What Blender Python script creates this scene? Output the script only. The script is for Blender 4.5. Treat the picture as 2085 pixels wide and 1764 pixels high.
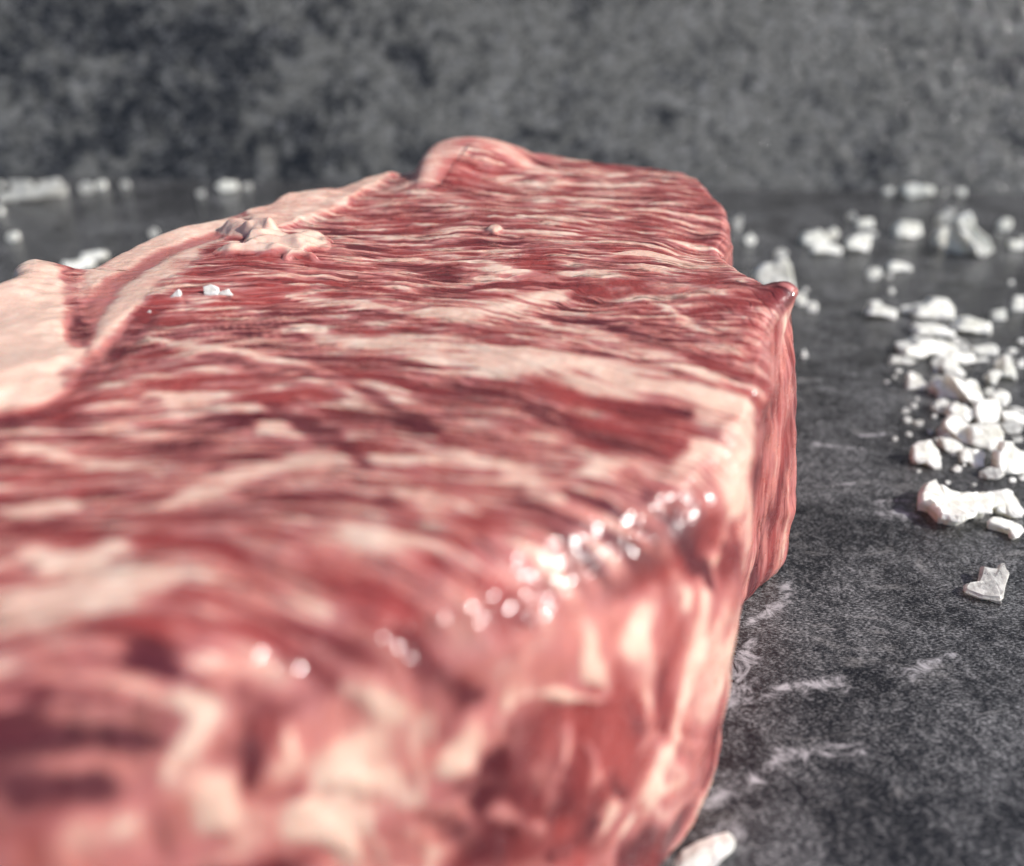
import bpy, math, random
import numpy as np
from mathutils import Vector
from mathutils.bvhtree import BVHTree

for o in list(bpy.data.objects):
    bpy.data.objects.remove(o)
scene = bpy.context.scene
C = scene.collection
R = math.radians
CM = 0.01                      # the layout below is worked out in centimetres

# ------------------------------------------------------------------ camera
CAM_H, PITCH, FOC = 6.26, R(28.0), 1950.0      # height in cm, tilt, focal length in photo pixels (photo taken as 2085 wide)
cam = bpy.data.cameras.new('camera')
cam.sensor_fit = 'HORIZONTAL'
cam.sensor_width = 36.0
cam.lens = 36.0 * FOC / 2085.0
cam.clip_start, cam.clip_end = 0.002, 50.0
cam.dof.use_dof = True
cam.dof.focus_distance = 0.098
cam.dof.aperture_fstop = cam.lens / 2.0
camo = bpy.data.objects.new('camera', cam)
C.objects.link(camo)
camo.location = (0, 0, CAM_H * CM)
camo.rotation_euler = (R(90) - PITCH, 0, 0)
scene.camera = camo

# ------------------------------------------------------------------ light
SUN_EL, SUN_AZ = R(36), R(101)                 # azimuth clockwise from +Y (the way the camera looks)
sd = Vector((math.sin(SUN_AZ) * math.cos(SUN_EL), math.cos(SUN_AZ) * math.cos(SUN_EL), math.sin(SUN_EL)))
world = bpy.data.worlds.new('World')
scene.world = world
world.use_nodes = True
wn = world.node_tree
sky = wn.nodes.new('ShaderNodeTexSky')
sky.sky_type = 'NISHITA'
sky.sun_disc = False
sky.sun_elevation = SUN_EL
sky.sun_rotation = SUN_AZ
wn.links.new(sky.outputs[0], wn.nodes['Background'].inputs[0])
wn.nodes['Background'].inputs[1].default_value = 0.09
sun = bpy.data.lights.new('sun', 'SUN')
sun.energy = 4.3
sun.angle = R(0.5)
sun.color = (1.0, 0.965, 0.92)
suno = bpy.data.objects.new('sun', sun)
C.objects.link(suno)
suno.rotation_euler = sd.to_track_quat('Z', 'Y').to_euler()
suno.location = sd * 2
vs = scene.view_settings
vs.view_transform = 'Standard'
vs.look = 'None'
vs.gamma = 1
vs.use_curve_mapping = False
vs.exposure = 0.5

# ------------------------------------------------------------------ helpers
_rs = np.random.RandomState(7)
_perm = _rs.permutation(256).astype(np.int32)
_perm = np.concatenate([_perm, _perm, _perm])
_grad = _rs.normal(size=(256, 3)).astype(np.float32)
_grad /= np.linalg.norm(_grad, axis=1, keepdims=True)


def gnoise(p, seed=0):
    p = np.asarray(p, dtype=np.float32) + np.float32(seed * 17.31)
    i = np.floor(p).astype(np.int32)
    f = p - i
    i &= 255
    u = f * f * f * (f * (f * 6 - 15) + 10)
    res = 0
    for dx in (0, 1):
        wx = u[:, 0] if dx else 1 - u[:, 0]
        for dy in (0, 1):
            wy = u[:, 1] if dy else 1 - u[:, 1]
            a = _perm[_perm[(i[:, 0] + dx) & 255] + ((i[:, 1] + dy) & 255)]
            for dz in (0, 1):
                wz = u[:, 2] if dz else 1 - u[:, 2]
                g = _grad[_perm[a + ((i[:, 2] + dz) & 255)]]
                res = res + wx * wy * wz * (g[:, 0] * (f[:, 0] - dx) + g[:, 1] * (f[:, 1] - dy) + g[:, 2] * (f[:, 2] - dz))
    return res * 1.5


def fbm(p, octaves=3, seed=0, gain=0.5):
    p = np.asarray(p, dtype=np.float32)
    r, a = 0, 1.0
    for k in range(octaves):
        r = r + a * gnoise(p * (2.03 ** k), seed + k * 3)
        a *= gain
    return r


def sstep(a, b, x):
    t = np.clip((x - a) / (b - a), 0, 1)
    return t * t * (3 - 2 * t)


def ray(px, py):
    cx, cy = (px - 1042.5) / FOC, (882.0 - py) / FOC
    return np.array([cx, math.cos(PITCH) + cy * math.sin(PITCH), -math.sin(PITCH) + cy * math.cos(PITCH)])


def at_z(px, py, z=0.0):
    d = ray(px, py)
    t = (z - CAM_H) / d[2]
    return np.array([d[0] * t, d[1] * t, z])


# crops of the photograph from which outlines were read: origin and scale
CROP = {'P': (0, 0, 1), 'A': (1793.6, 597.9, .1398), 'B': (1793.6, 760.9, .1398), 'C': (1800.4, 978.3, .1540),
        'D': (1766.4, 366.9, .1528), 'E': (1494.7, 407.6, .1541), 'F': (1936.3, 611.5, .2119), 'G': (0, 339.7, .1629),
        'H': (1358.8, 326.1, .3483), 'I': (0, 0, .4888), 'J': (1358.8, 1562.6, .1629), 'K': (203.8, 509.6, .3258),
        'L': (0, 237.8, .3852)}


def crop(c, pts):
    x0, y0, s = CROP[c]
    return [(x0 + p[0] * s, y0 + p[1] * s) + tuple(p[2:]) for p in pts]


def mesh_obj(name, verts_cm, faces, mat, parent=None, smooth=True, attrs=None):
    m = bpy.data.meshes.new(name)
    m.from_pydata([tuple(v) for v in (np.asarray(verts_cm) * CM).tolist()] if len(verts_cm) < 5000 else (np.asarray(verts_cm) * CM).tolist(), [], faces)
    m.polygons.foreach_set('use_smooth', [smooth] * len(m.polygons))
    if attrs:
        for k, v in attrs.items():
            set_attr(m, k, v)
    m.materials.append(mat)
    m.update()
    o = bpy.data.objects.new(name, m)
    C.objects.link(o)
    if parent:
        o.parent = parent
    return o


def set_attr(m, k, v):
    v = np.asarray(v, dtype=np.float32)
    if v.ndim == 1:
        a = m.attributes.new(k, 'FLOAT', 'POINT')
        a.data.foreach_set('value', v)
    else:
        a = m.attributes.new(k, 'FLOAT_VECTOR', 'POINT')
        a.data.foreach_set('vector', v.ravel())


def tag(o, label=None, cat=None, group=None, kind=None):
    for k, v in (('label', label), ('category', cat), ('group', group), ('kind', kind)):
        if v:
            o[k] = v


class N:
    """Small node-tree writer."""
    def __init__(self, name):
        self.m = bpy.data.materials.new(name)
        self.m.use_nodes = True
        self.t = self.m.node_tree
        self.b = self.t.nodes['Principled BSDF']

    def new(self, kind, **kw):
        n = self.t.nodes.new(kind)
        for k, v in kw.items():
            setattr(n, k, v)
        return n

    def put(self, sock, v):
        if hasattr(v, 'is_linked') or isinstance(v, bpy.types.NodeSocket):
            self.t.links.new(v, sock)
        else:
            sock.default_value = v

    def noise(self, vec, scale, detail=3, rough=0.55, dist=0.0):
        n = self.new('ShaderNodeTexNoise')
        self.put(n.inputs['Vector'], vec)
        n.inputs['Scale'].default_value = scale
        n.inputs['Detail'].default_value = detail
        n.inputs['Roughness'].default_value = rough
        n.inputs['Distortion'].default_value = dist
        return n.outputs['Fac']

    def math(self, op, a, b=0.0, clamp=False):
        n = self.new('ShaderNodeMath', operation=op)
        n.use_clamp = clamp
        self.put(n.inputs[0], a)
        self.put(n.inputs[1], b)
        return n.outputs[0]

    def step(self, v, a, b, lo=0.0, hi=1.0):
        n = self.new('ShaderNodeMapRange', interpolation_type='SMOOTHSTEP')
        self.put(n.inputs['Value'], v)
        for k, x in (('From Min', a), ('From Max', b), ('To Min', lo), ('To Max', hi)):
            n.inputs[k].default_value = x
        return n.outputs[0]

    def mix(self, f, a, b):
        n = self.new('ShaderNodeMix', data_type='RGBA')
        self.put(n.inputs['Factor'], f)
        for s, v in ((n.inputs[6], a), (n.inputs[7], b)):
            self.put(s, (*v, 1) if isinstance(v, tuple) and len(v) == 3 else v)
        return n.outputs[2]

    def mapping(self, vec, scale=(1, 1, 1), rot=(0, 0, 0), loc=(0, 0, 0)):
        n = self.new('ShaderNodeMapping')
        self.put(n.inputs['Vector'], vec)
        n.inputs['Scale'].default_value = scale
        n.inputs['Rotation'].default_value = rot
        n.inputs['Location'].default_value = loc
        return n.outputs[0]

    def attr(self, name, out='Fac'):
        n = self.new('ShaderNodeAttribute', attribute_name=name)
        return n.outputs[out]

    def bump(self, h, dist, strength=1.0, normal=None):
        n = self.new('ShaderNodeBump')
        n.inputs['Distance'].default_value = dist
        n.inputs['Strength'].default_value = strength
        self.put(n.inputs['Height'], h)
        if normal is not None:
            self.put(n.inputs['Normal'], normal)
        return n.outputs[0]


# ------------------------------------------------------------------ stone
def stone_material(name, loc, fine, lift, veins=True):
    wt = 0.0 if veins else 1.0
    k = N(name)
    tc = k.new('ShaderNodeTexCoord').outputs['Object']
    p = k.mapping(tc, loc=loc)
    cloud = k.noise(p, 42 if veins else 58, 5, 0.62, 0.6)
    patch = k.noise(p, 120, 5, 0.65, 0.8)
    smear = k.noise(k.mapping(p, (1, 2.2, 1.8), (0, 0, R(20))), 80, 6, 0.7, 1.5)
    grain = k.noise(k.mapping(p, (1, 2.0, 1), (0, 0, R(-38))), fine, 3, 0.75, 0.4)
    grit = k.noise(p, fine * (.33 if veins else .3), 5, 0.75, 0.8)
    g = k.math('ADD', k.math('MULTIPLY', cloud, 0.5), k.math('MULTIPLY', patch, 0.5))
    if not veins:
        big = k.noise(k.mapping(p, loc=(0.62, 0, 0)), 5.5, 2, 0.5)  # broad drift, paler to the right: stone variation plus light falloff painted in
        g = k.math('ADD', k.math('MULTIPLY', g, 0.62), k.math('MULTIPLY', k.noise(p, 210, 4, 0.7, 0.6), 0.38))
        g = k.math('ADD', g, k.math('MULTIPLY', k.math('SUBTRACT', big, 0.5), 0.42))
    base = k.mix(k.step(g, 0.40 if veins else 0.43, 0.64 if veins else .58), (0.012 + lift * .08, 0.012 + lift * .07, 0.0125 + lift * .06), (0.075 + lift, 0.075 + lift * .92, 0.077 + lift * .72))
    base = k.mix(k.step(smear, 0.55, 0.75, 0, 0.75), base, (0.25 + lift, 0.24 + lift, 0.232 + lift))
    if not veins:
        for sc_, lo_, amt_ in ((26, .020, .75), (48, .018, .5)):
            ln = k.math('ABSOLUTE', k.math('SUBTRACT', k.noise(k.mapping(p, (1, 1, 1.7), loc=(sc_, 0, 0)), sc_, 3, 0.5, 1.0), 0.5))
            brk = k.step(k.noise(k.mapping(p, loc=(0, sc_, 0)), 34, 3, 0.6), 0.52, 0.68)
            base = k.mix(k.math('MULTIPLY', k.math('MULTIPLY', k.step(ln, 0.0, lo_, 1, 0), brk), amt_), base, (0.38, 0.37, 0.345))
    gsum = k.math('ADD', k.math('MULTIPLY', grain, 0.62), k.math('MULTIPLY', grit, 0.38))
    fleck = k.math('MULTIPLY', k.step(gsum, 0.50, 0.60, 0, 0.85 if veins else 0.35), k.step(g, 0.36, 0.62, 0.35 if veins else 1.0, 1.0))
    base = k.mix(fleck, base, (0.29, 0.285, 0.29))
    base = k.mix(k.step(gsum, 0.50, 0.41, 0, 0.92 if veins else 0.6), base, (0.007, 0.007, 0.009))
    if veins:
        v = k.attr('vein')
        vn = k.noise(p, 330, 6, 0.8, 1.6)
        vv = k.step(k.math('ADD', v, k.math('MULTIPLY', k.math('SUBTRACT', vn, 0.5), 3.6)), 0.45, 1.35)
        base = k.mix(k.math('MULTIPLY', vv, 0.9), base, (0.46, 0.445, 0.46))
    k.put(k.b.inputs['Base Color'], base)
    k.put(k.b.inputs['Roughness'], k.step(gsum, 0.35, 0.65, 0.11, 0.24))
    b1 = k.bump(grain, 0.00013 if veins else 0.0008, 0.5)
    b2 = k.bump(patch, 0.0003 if veins else 0.002, 0.3, b1)
    k.put(k.b.inputs['Normal'], b2)
    return k.m


# table: one sheet, finer where the traced pale scuffs lie
def segdist(P, pts, rad):
    """max over segments of (1 - distance/radius), for a polyline with a radius per point"""
    best = np.full(len(P), -9.0, dtype=np.float32)
    pts = np.asarray(pts, dtype=np.float32)
    rad = np.asarray(rad, dtype=np.float32)
    lo = (pts - 2.2 * rad.max()).min(0)
    hi = (pts + 2.2 * rad.max()).max(0)
    sel = np.where(np.all((P > lo) & (P < hi), axis=1))[0]
    if not len(sel):
        return best
    Q = P[sel]
    b = best[sel]
    if len(pts) == 1:
        b = 1 - np.linalg.norm(Q - pts[0], axis=1) / rad[0]
    for a, c, ra, rc in zip(pts[:-1], pts[1:], rad[:-1], rad[1:]):
        d = c - a
        t = np.clip(((Q - a) @ d) / max(float(d @ d), 1e-9), 0, 1)
        dist = np.linalg.norm(Q - a - t[:, None] * d, axis=1)
        b = np.maximum(b, 1 - dist / (ra + (rc - ra) * t))
    best[sel] = b
    return best


def axis(*spans):
    out = []
    for a, b, s in spans:
        out += list(np.arange(a, b - 1e-6, s))
    return np.array(out + [spans[-1][1]])


gx = axis((-45, -8, 4), (-8, 0.5, 0.5), (0.5, 6.5, 0.06), (6.5, 45, 4))
gy = axis((-18, 3, 2), (3, 12, 0.07), (12, 31, 0.6))
GX, GY = np.meshgrid(gx, gy)
TV = np.stack([GX.ravel(), GY.ravel(), np.zeros(GX.size)], 1)
nx, ny = len(gx), len(gy)
TF = [(j * nx + i, j * nx + i + 1, (j + 1) * nx + i + 1, (j + 1) * nx + i) for j in range(ny - 1) for i in range(nx - 1)]
SCUFF = [
    [(1530, 1300, 8), (1520, 1340, 20), (1500, 1390, 20), (1488, 1440, 12)],
    [(1604, 1190, 7), (1604, 1220, 8), (1570, 1245, 8), (1525, 1268, 7)],
    [(1500, 1600, 12), (1560, 1570, 16), (1590, 1542, 16), (1650, 1532, 10), (1745, 1525, 18)],
    [(1630, 1395, 12), (1705, 1390, 12)],
    [(1850, 1375, 12), (1940, 1332, 7)],
    [(1800, 1042, 14), (1850, 1046, 12)], [(1790, 1022, 5), (1850, 1020, 5)],
    [(1635, 835, 8), (1730, 842, 5)], [(1750, 888, 5), (1800, 884, 5)],
    [(1440, 1640, 10), (1480, 1610, 14)],
    [(1660, 905, 5), (1760, 915, 4)], [(1480, 1700, 20), (1500, 1680, 10)],
    [(1660, 990, 4), (1740, 984, 3)], [(1640, 800, 5), (1700, 795, 4)],
    [(1560, 1420, 8), (1600, 1400, 10)]]
vein = np.zeros(len(TV), dtype=np.float32)
for s in SCUFF:
    pts = [at_z(x, y) for x, y, w in s]
    rad = [2.6 * w / FOC * np.linalg.norm(at_z(x, y) - [0, 0, CAM_H]) * 1.25 for x, y, w in s]
    vein = np.maximum(vein, np.clip(segdist(TV, pts, rad), 0, 1))
table = mesh_obj('tabletop', TV, TF, stone_material('dark_slate', (0.3, 0.1, 0), 2600, 0.0), attrs={'vein': vein})
tag(table, 'dark grey slate-look tabletop with pale scuffs under the raw steak', kind='structure')

# back panel of the same stone: a thin upright board
PB = [(-60, 26.05 + 4.1), (60, 26.05 - 4.1)]
bx = np.linspace(0, 1, 61)
pv, pf = [], []
for dz in (0, 1):
    pass
nxp, nzp = 61, 26
for layer, off in ((0, 0.0), (1, 0.6)):
    for j in range(nzp):
        for i in range(nxp):
            t = i / (nxp - 1)
            pv.append((PB[0][0] + (PB[1][0] - PB[0][0]) * t, PB[0][1] + (PB[1][1] - PB[0][1]) * t + off + math.tan(R(26)) * 34.0 * j / (nzp - 1), -0.05 + 34.0 * j / (nzp - 1)))
for j in range(nzp - 1):
    for i in range(nxp - 1):
        a = j * nxp + i
        pf.append((a, a + 1, a + nxp + 1, a + nxp))
        b = a + nxp * nzp
        pf.append((b, b + nxp, b + nxp + 1, b + 1))
for i in range(nxp - 1):
    for j in (0, nzp - 1):
        a = j * nxp + i
        b = a + nxp * nzp
        pf.append((a, b, b + 1, a + 1) if j == 0 else (a, a + 1, b + 1, b))
for j in range(nzp - 1):
    for i in (0, nxp - 1):
        a = j * nxp + i
        b = a + nxp * nzp
        pf.append((a, a + nxp, b + nxp, b) if i == 0 else (a, b, b + nxp, a + nxp))
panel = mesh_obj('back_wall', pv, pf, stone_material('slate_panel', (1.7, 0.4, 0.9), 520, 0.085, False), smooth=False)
tag(panel, 'mottled dark grey stone panel standing behind the steak', kind='structure')

# ------------------------------------------------------------------ steak: base form
TOP = 3.2
# rim of the upper cut face: (photo x, photo y, height in cm, edge radius, foot offset x, foot offset y)
RIM = [
    (1612, 596, 3.22, .10, .36, -.05), (1578, 592, 3.2, .14, .35, .0), (1522, 556, 3.18, .16, .35, .0), (1492, 526, 3.12, .2, .3, .0),
    (1478, 506, 3.06, .24, .3, .05), (1494, 474, 3.1, .25, .2, .1), (1486, 430, 3.12, .2, .2, .1), (1458, 398, 3.14, .18, .15, .1),
    (1426, 370, 3.18, .16, .1, .1), (1380, 352, 3.2, .16, .05, .15), (1300, 339, 3.2, .16, .0, .15), (1200, 325, 3.22, .2, .0, .15),
    (1130, 312, 3.26, .25, .0, .15), (1080, 302, 3.36, .3, .0, .15), (1020, 288, 3.48, .32, .0, .15), (960, 281, 3.54, .34, -.05, .15), (910, 285, 3.52, .34, -.05, .15), (874, 306, 3.42, .3, -.1, .1),
    (846, 345, 3.2, .14, -.1, .1), (790, 352, 3.2, .1, -.1, .1), (740, 368, 3.2, .1, -.1, .1), (690, 384, 3.2, .1, -.1, .1),
    (600, 400, 3.2, .1, -.1, .1), (540, 424, 3.2, .12, -.1, .1), (450, 445, 3.2, .14, -.1, .1), (330, 472, 3.2, .16, -.1, .1),
    (225, 511, 3.2, .16, -.1, .1), (172, 538, 3.17, .18, -.1, .05), (138, 543, 3.15, .2, -.1, .05), (85, 538, 3.2, .14, -.1, .05),
    (38, 548, 3.2, .14, -.1, .0), (0, 590, 3.2, .18, -.1, .0),
    ('w', -5.7, 7.0, 3.15, .3, -.1, 0), ('w', -6.1, 5.0, 3.1, .3, -.1, 0), ('w', -5.4, 3.3, 3.1, .35, 0, -.1), ('w', -4.0, 2.75, 3.1, .35, 0, -.15),
    ('w', -2.6, 2.80, 3.15, .75, 0.05, -.1), ('w', -1.72, 3.12, 3.2, .8, .12, -.05), ('w', -.90, 3.52, 3.2, .8, .2, .0), ('w', -.10, 3.93, 3.2, .76, .3, .05),
    ('w', .50, 4.34, 3.2, .72, .36, .1), ('w', 1.02, 4.86, 3.2, .66, .30, .1), ('w', 1.46, 5.45, 3.2, .56, .16, .08), ('w', 1.76, 6.05, 3.2, .46, .0, .05),
    ('w', 1.98, 6.7, 3.2, .36, -.08, .0), ('w', 2.13, 7.25, 3.2, .28, -.10, .0), ('w', 2.28, 7.8, 3.2, .2, .05, -.02)]
ctrl = []
for c in RIM:
    if c[0] == 'w':
        ctrl.append(c[1:])
    else:
        p = at_z(c[0], c[1], c[2])
        ctrl.append((p[0], p[1]) + c[2:])
ctrl = np.array(ctrl)


def catmull(P, n):
    m = len(P)
    seg = np.linalg.norm(np.roll(P[:, :2], -1, 0) - P[:, :2], axis=1)
    cum = np.concatenate([[0], np.cumsum(seg)])
    s = np.linspace(0, cum[-1], n, endpoint=False)
    k = np.clip(np.searchsorted(cum, s, side='right') - 1, 0, m - 1)
    t = ((s - cum[k]) / seg[k])[:, None]
    p0, p1, p2, p3 = P[(k - 1) % m], P[k], P[(k + 1) % m], P[(k + 2) % m]
    return 0.5 * (2 * p1 + (p2 - p0) * t + (2 * p0 - 5 * p1 + 4 * p2 - p3) * t * t + (3 * p1 - p0 - 3 * p2 + p3) * t ** 3)


CEN = np.array([-1.0, 8.6])
NOUT = 6000
out = catmull(ctrl, NOUT)
ang = np.unwrap(np.arctan2(out[:, 1] - CEN[1], out[:, 0] - CEN[0]))
if ang[-1] < ang[0]:
    ang = -ang[::-1]
    ang = -ang[::-1]
PHI = np.mod(ang, 2 * np.pi)
order = np.argsort(PHI)
PHI, out = PHI[order], out[order]


def rim_at(phi):
    phi = np.mod(phi, 2 * np.pi)
    return np.stack([np.interp(phi, PHI, out[:, c], period=2 * np.pi) for c in range(6)], 1)


NS = 600                                   # square grid that becomes the upper face
NW = 96                                    # rings down the wall


def steak_base(ns, nw):
    g = np.linspace(-1, 1, ns)
    SX, SY = np.meshgrid(g, g)
    sx, sy = SX.ravel(), SY.ravel()
    dx, dy = sx * np.sqrt(1 - sy * sy / 2), sy * np.sqrt(1 - sx * sx / 2)
    rho = np.sqrt(dx * dx + dy * dy)
    phi = np.arctan2(dy, dx)
    r = rim_at(phi)
    vec = r[:, :2] - CEN
    L = np.linalg.norm(vec, axis=1)
    xy = CEN + vec * rho[:, None]
    d = (1 - rho) * L
    rad = r[:, 3]
    dd = np.clip(d, 0, rad)
    zt = TOP + (r[:, 2] - TOP) * sstep(0.70, 0.96, rho)
    z = zt - rad + np.sqrt(np.maximum(rad ** 2 - (rad - dd) ** 2, 0))
    V = [np.concatenate([xy, z[:, None]], 1)]
    W = [np.zeros(len(z))]
    # ring of border vertices, counter-clockwise
    idx = [j for j in range(ns - 1)] + [(k + 1) * ns - 1 for k in range(ns - 1)] + \
          [(ns - 1) * ns + (ns - 1 - j) for j in range(ns - 1)] + [(ns - 1 - k) * ns for k in range(ns - 1)]
    idx = np.array(idx)
    b = V[0][idx]
    rb = r[idx]
    tt = np.linspace(0, 1, nw + 1)[1:]
    for t in tt:
        zz = b[:, 2] * (1 - t) + 0.012 * t
        bul = 0.05 * np.sin(np.pi * t) ** 0.8
        n2 = (b[:, :2] - CEN) / np.linalg.norm(b[:, :2] - CEN, axis=1)[:, None]
        xy = b[:, :2] + rb[:, 4:6] * (t ** 0.8) + n2 * (bul - 0.10 * max(0, (t - 0.9) / 0.1) ** 2)[..., None]
        V.append(np.concatenate([xy, zz[:, None]], 1))
        W.append(np.full(len(zz), t))
    V = np.concatenate(V)
    W = np.concatenate(W)
    F = []
    i = np.arange(ns - 1)
    J, I = np.meshgrid(i, i, indexing='ij')
    a = (J * ns + I).ravel()
    F.append(np.stack([a, a + 1, a + ns + 1, a + ns], 1))
    m = len(idx)
    prev = idx
    for k in range(nw):
        cur = ns * ns + k * m + np.arange(m)
        F.append(np.stack([prev, cur, np.roll(cur, -1), np.roll(prev, -1)], 1))
        prev = cur
    F = np.concatenate(F)
    return V, F, W, prev


lv, lf, lw, _ = steak_base(90, 24)
bvh = BVHTree.FromPolygons([Vector(v) for v in lv.tolist()], [tuple(f) for f in lf.tolist()])
ORG = Vector((0, 0, CAM_H))


def hit(px, py):
    d = Vector(ray(px, py))
    p, n, i, dist = bvh.ray_cast(ORG, d.normalized())
    if p is None:
        return at_z(px, py, TOP)
    return np.array(p)


def stroke3(pts):
    P, W = [], []
    for x, y, w in pts:
        P.append(hit(x, y))
        W.append(max(0.5 * np.linalg.norm(hit(x, y - w) - hit(x, y + w)), 0.01))
    W = np.minimum(np.array(W), 0.6)
    return np.array(P), W


SV, SF, SW, foot = steak_base(NS, NW)
nv = len(SV)
P = SV.astype(np.float32)


def vnormals(V, F):
    a, b, c, d = V[F[:, 0]], V[F[:, 1]], V[F[:, 2]], V[F[:, 3]]
    fn = np.cross(c - a, d - b)
    n = np.zeros_like(V)
    for k in range(4):
        for ax in range(3):
            n[:, ax] += np.bincount(F[:, k], weights=fn[:, ax], minlength=len(V))
    return n / np.maximum(np.linalg.norm(n, axis=1, keepdims=True), 1e-12)


NRM = vnormals(SV, SF)
X, Y, Z = P[:, 0], P[:, 1], P[:, 2]
topness = sstep(0.25, 0.75, NRM[:, 2]).astype(np.float32)

# grain: w is constant along a muscle fibre, s runs along it
carch = 0.10 + 0.42 * (1 - sstep(6.0, 10.0, Y))
arch = np.sqrt(1.2 + (X + 2.0) ** 2)
warp = 0.16 * fbm(np.stack([X * .55, Y * .8, Z * .3], 1), 2, 5) + 0.055 * fbm(np.stack([X * 1.7, Y * 2.4, Z * .3], 1), 2, 6)
Wc = Y + carch * arch + warp
Sc = X + 0.25 * gnoise(np.stack([X * .4, Y * .4, Z * 0], 1), 9)
arc = np.arctan2(Y - CEN[1], X - CEN[0]) * 4.3
fib = np.stack([Sc, Wc, np.zeros(nv)], 1)
wallc = np.stack([arc, Z * 0.35, X * .3 + Y * .3], 1)


# marbling field
q = np.stack([Sc * 1.25, Wc * 3.9 * (1 + .25 * sstep(6.5, 8.5, Y) - .4 * (1 - sstep(4.4, 6.2, Y))), Z * 0 + 1.3], 1)
q[:, 1] += 0.35 * gnoise(np.stack([Sc * 1.2, Wc * 1.5, Z * 0 + 3], 1), 2)
marb_t = 0.34 * gnoise(q, 21) + 0.58 * gnoise(q * [1.5, 2.0, 1] + 5, 22) + 0.62 * gnoise(q * [2.0, 3.9, 1] + 9, 23)
q2 = np.stack([arc * 1.0, Z * 0.8 + arc * .3, P[:, 0] * .2], 1)
q2 += 0.45 * np.stack([gnoise(P * 1.0, 41), gnoise(P * 1.0 + 7, 42), X * 0], 1) + .15 * np.stack([gnoise(P * 3.0, 43), gnoise(P * 3.0 + 7, 44), X * 0], 1)
marb_w = 0.30 * (0.5 - 2.0 * np.abs(gnoise(q2 * 1.25, 31))) + 0.30 * (0.4 - 2.0 * np.abs(gnoise(q2 * 2.6 + 3, 32))) + 0.75 * gnoise(q2 * 1.15, 34) + .4 * gnoise(q2 * 2.7, 35) + .02
marb = topness * marb_t + (1 - topness) * marb_w
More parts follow.
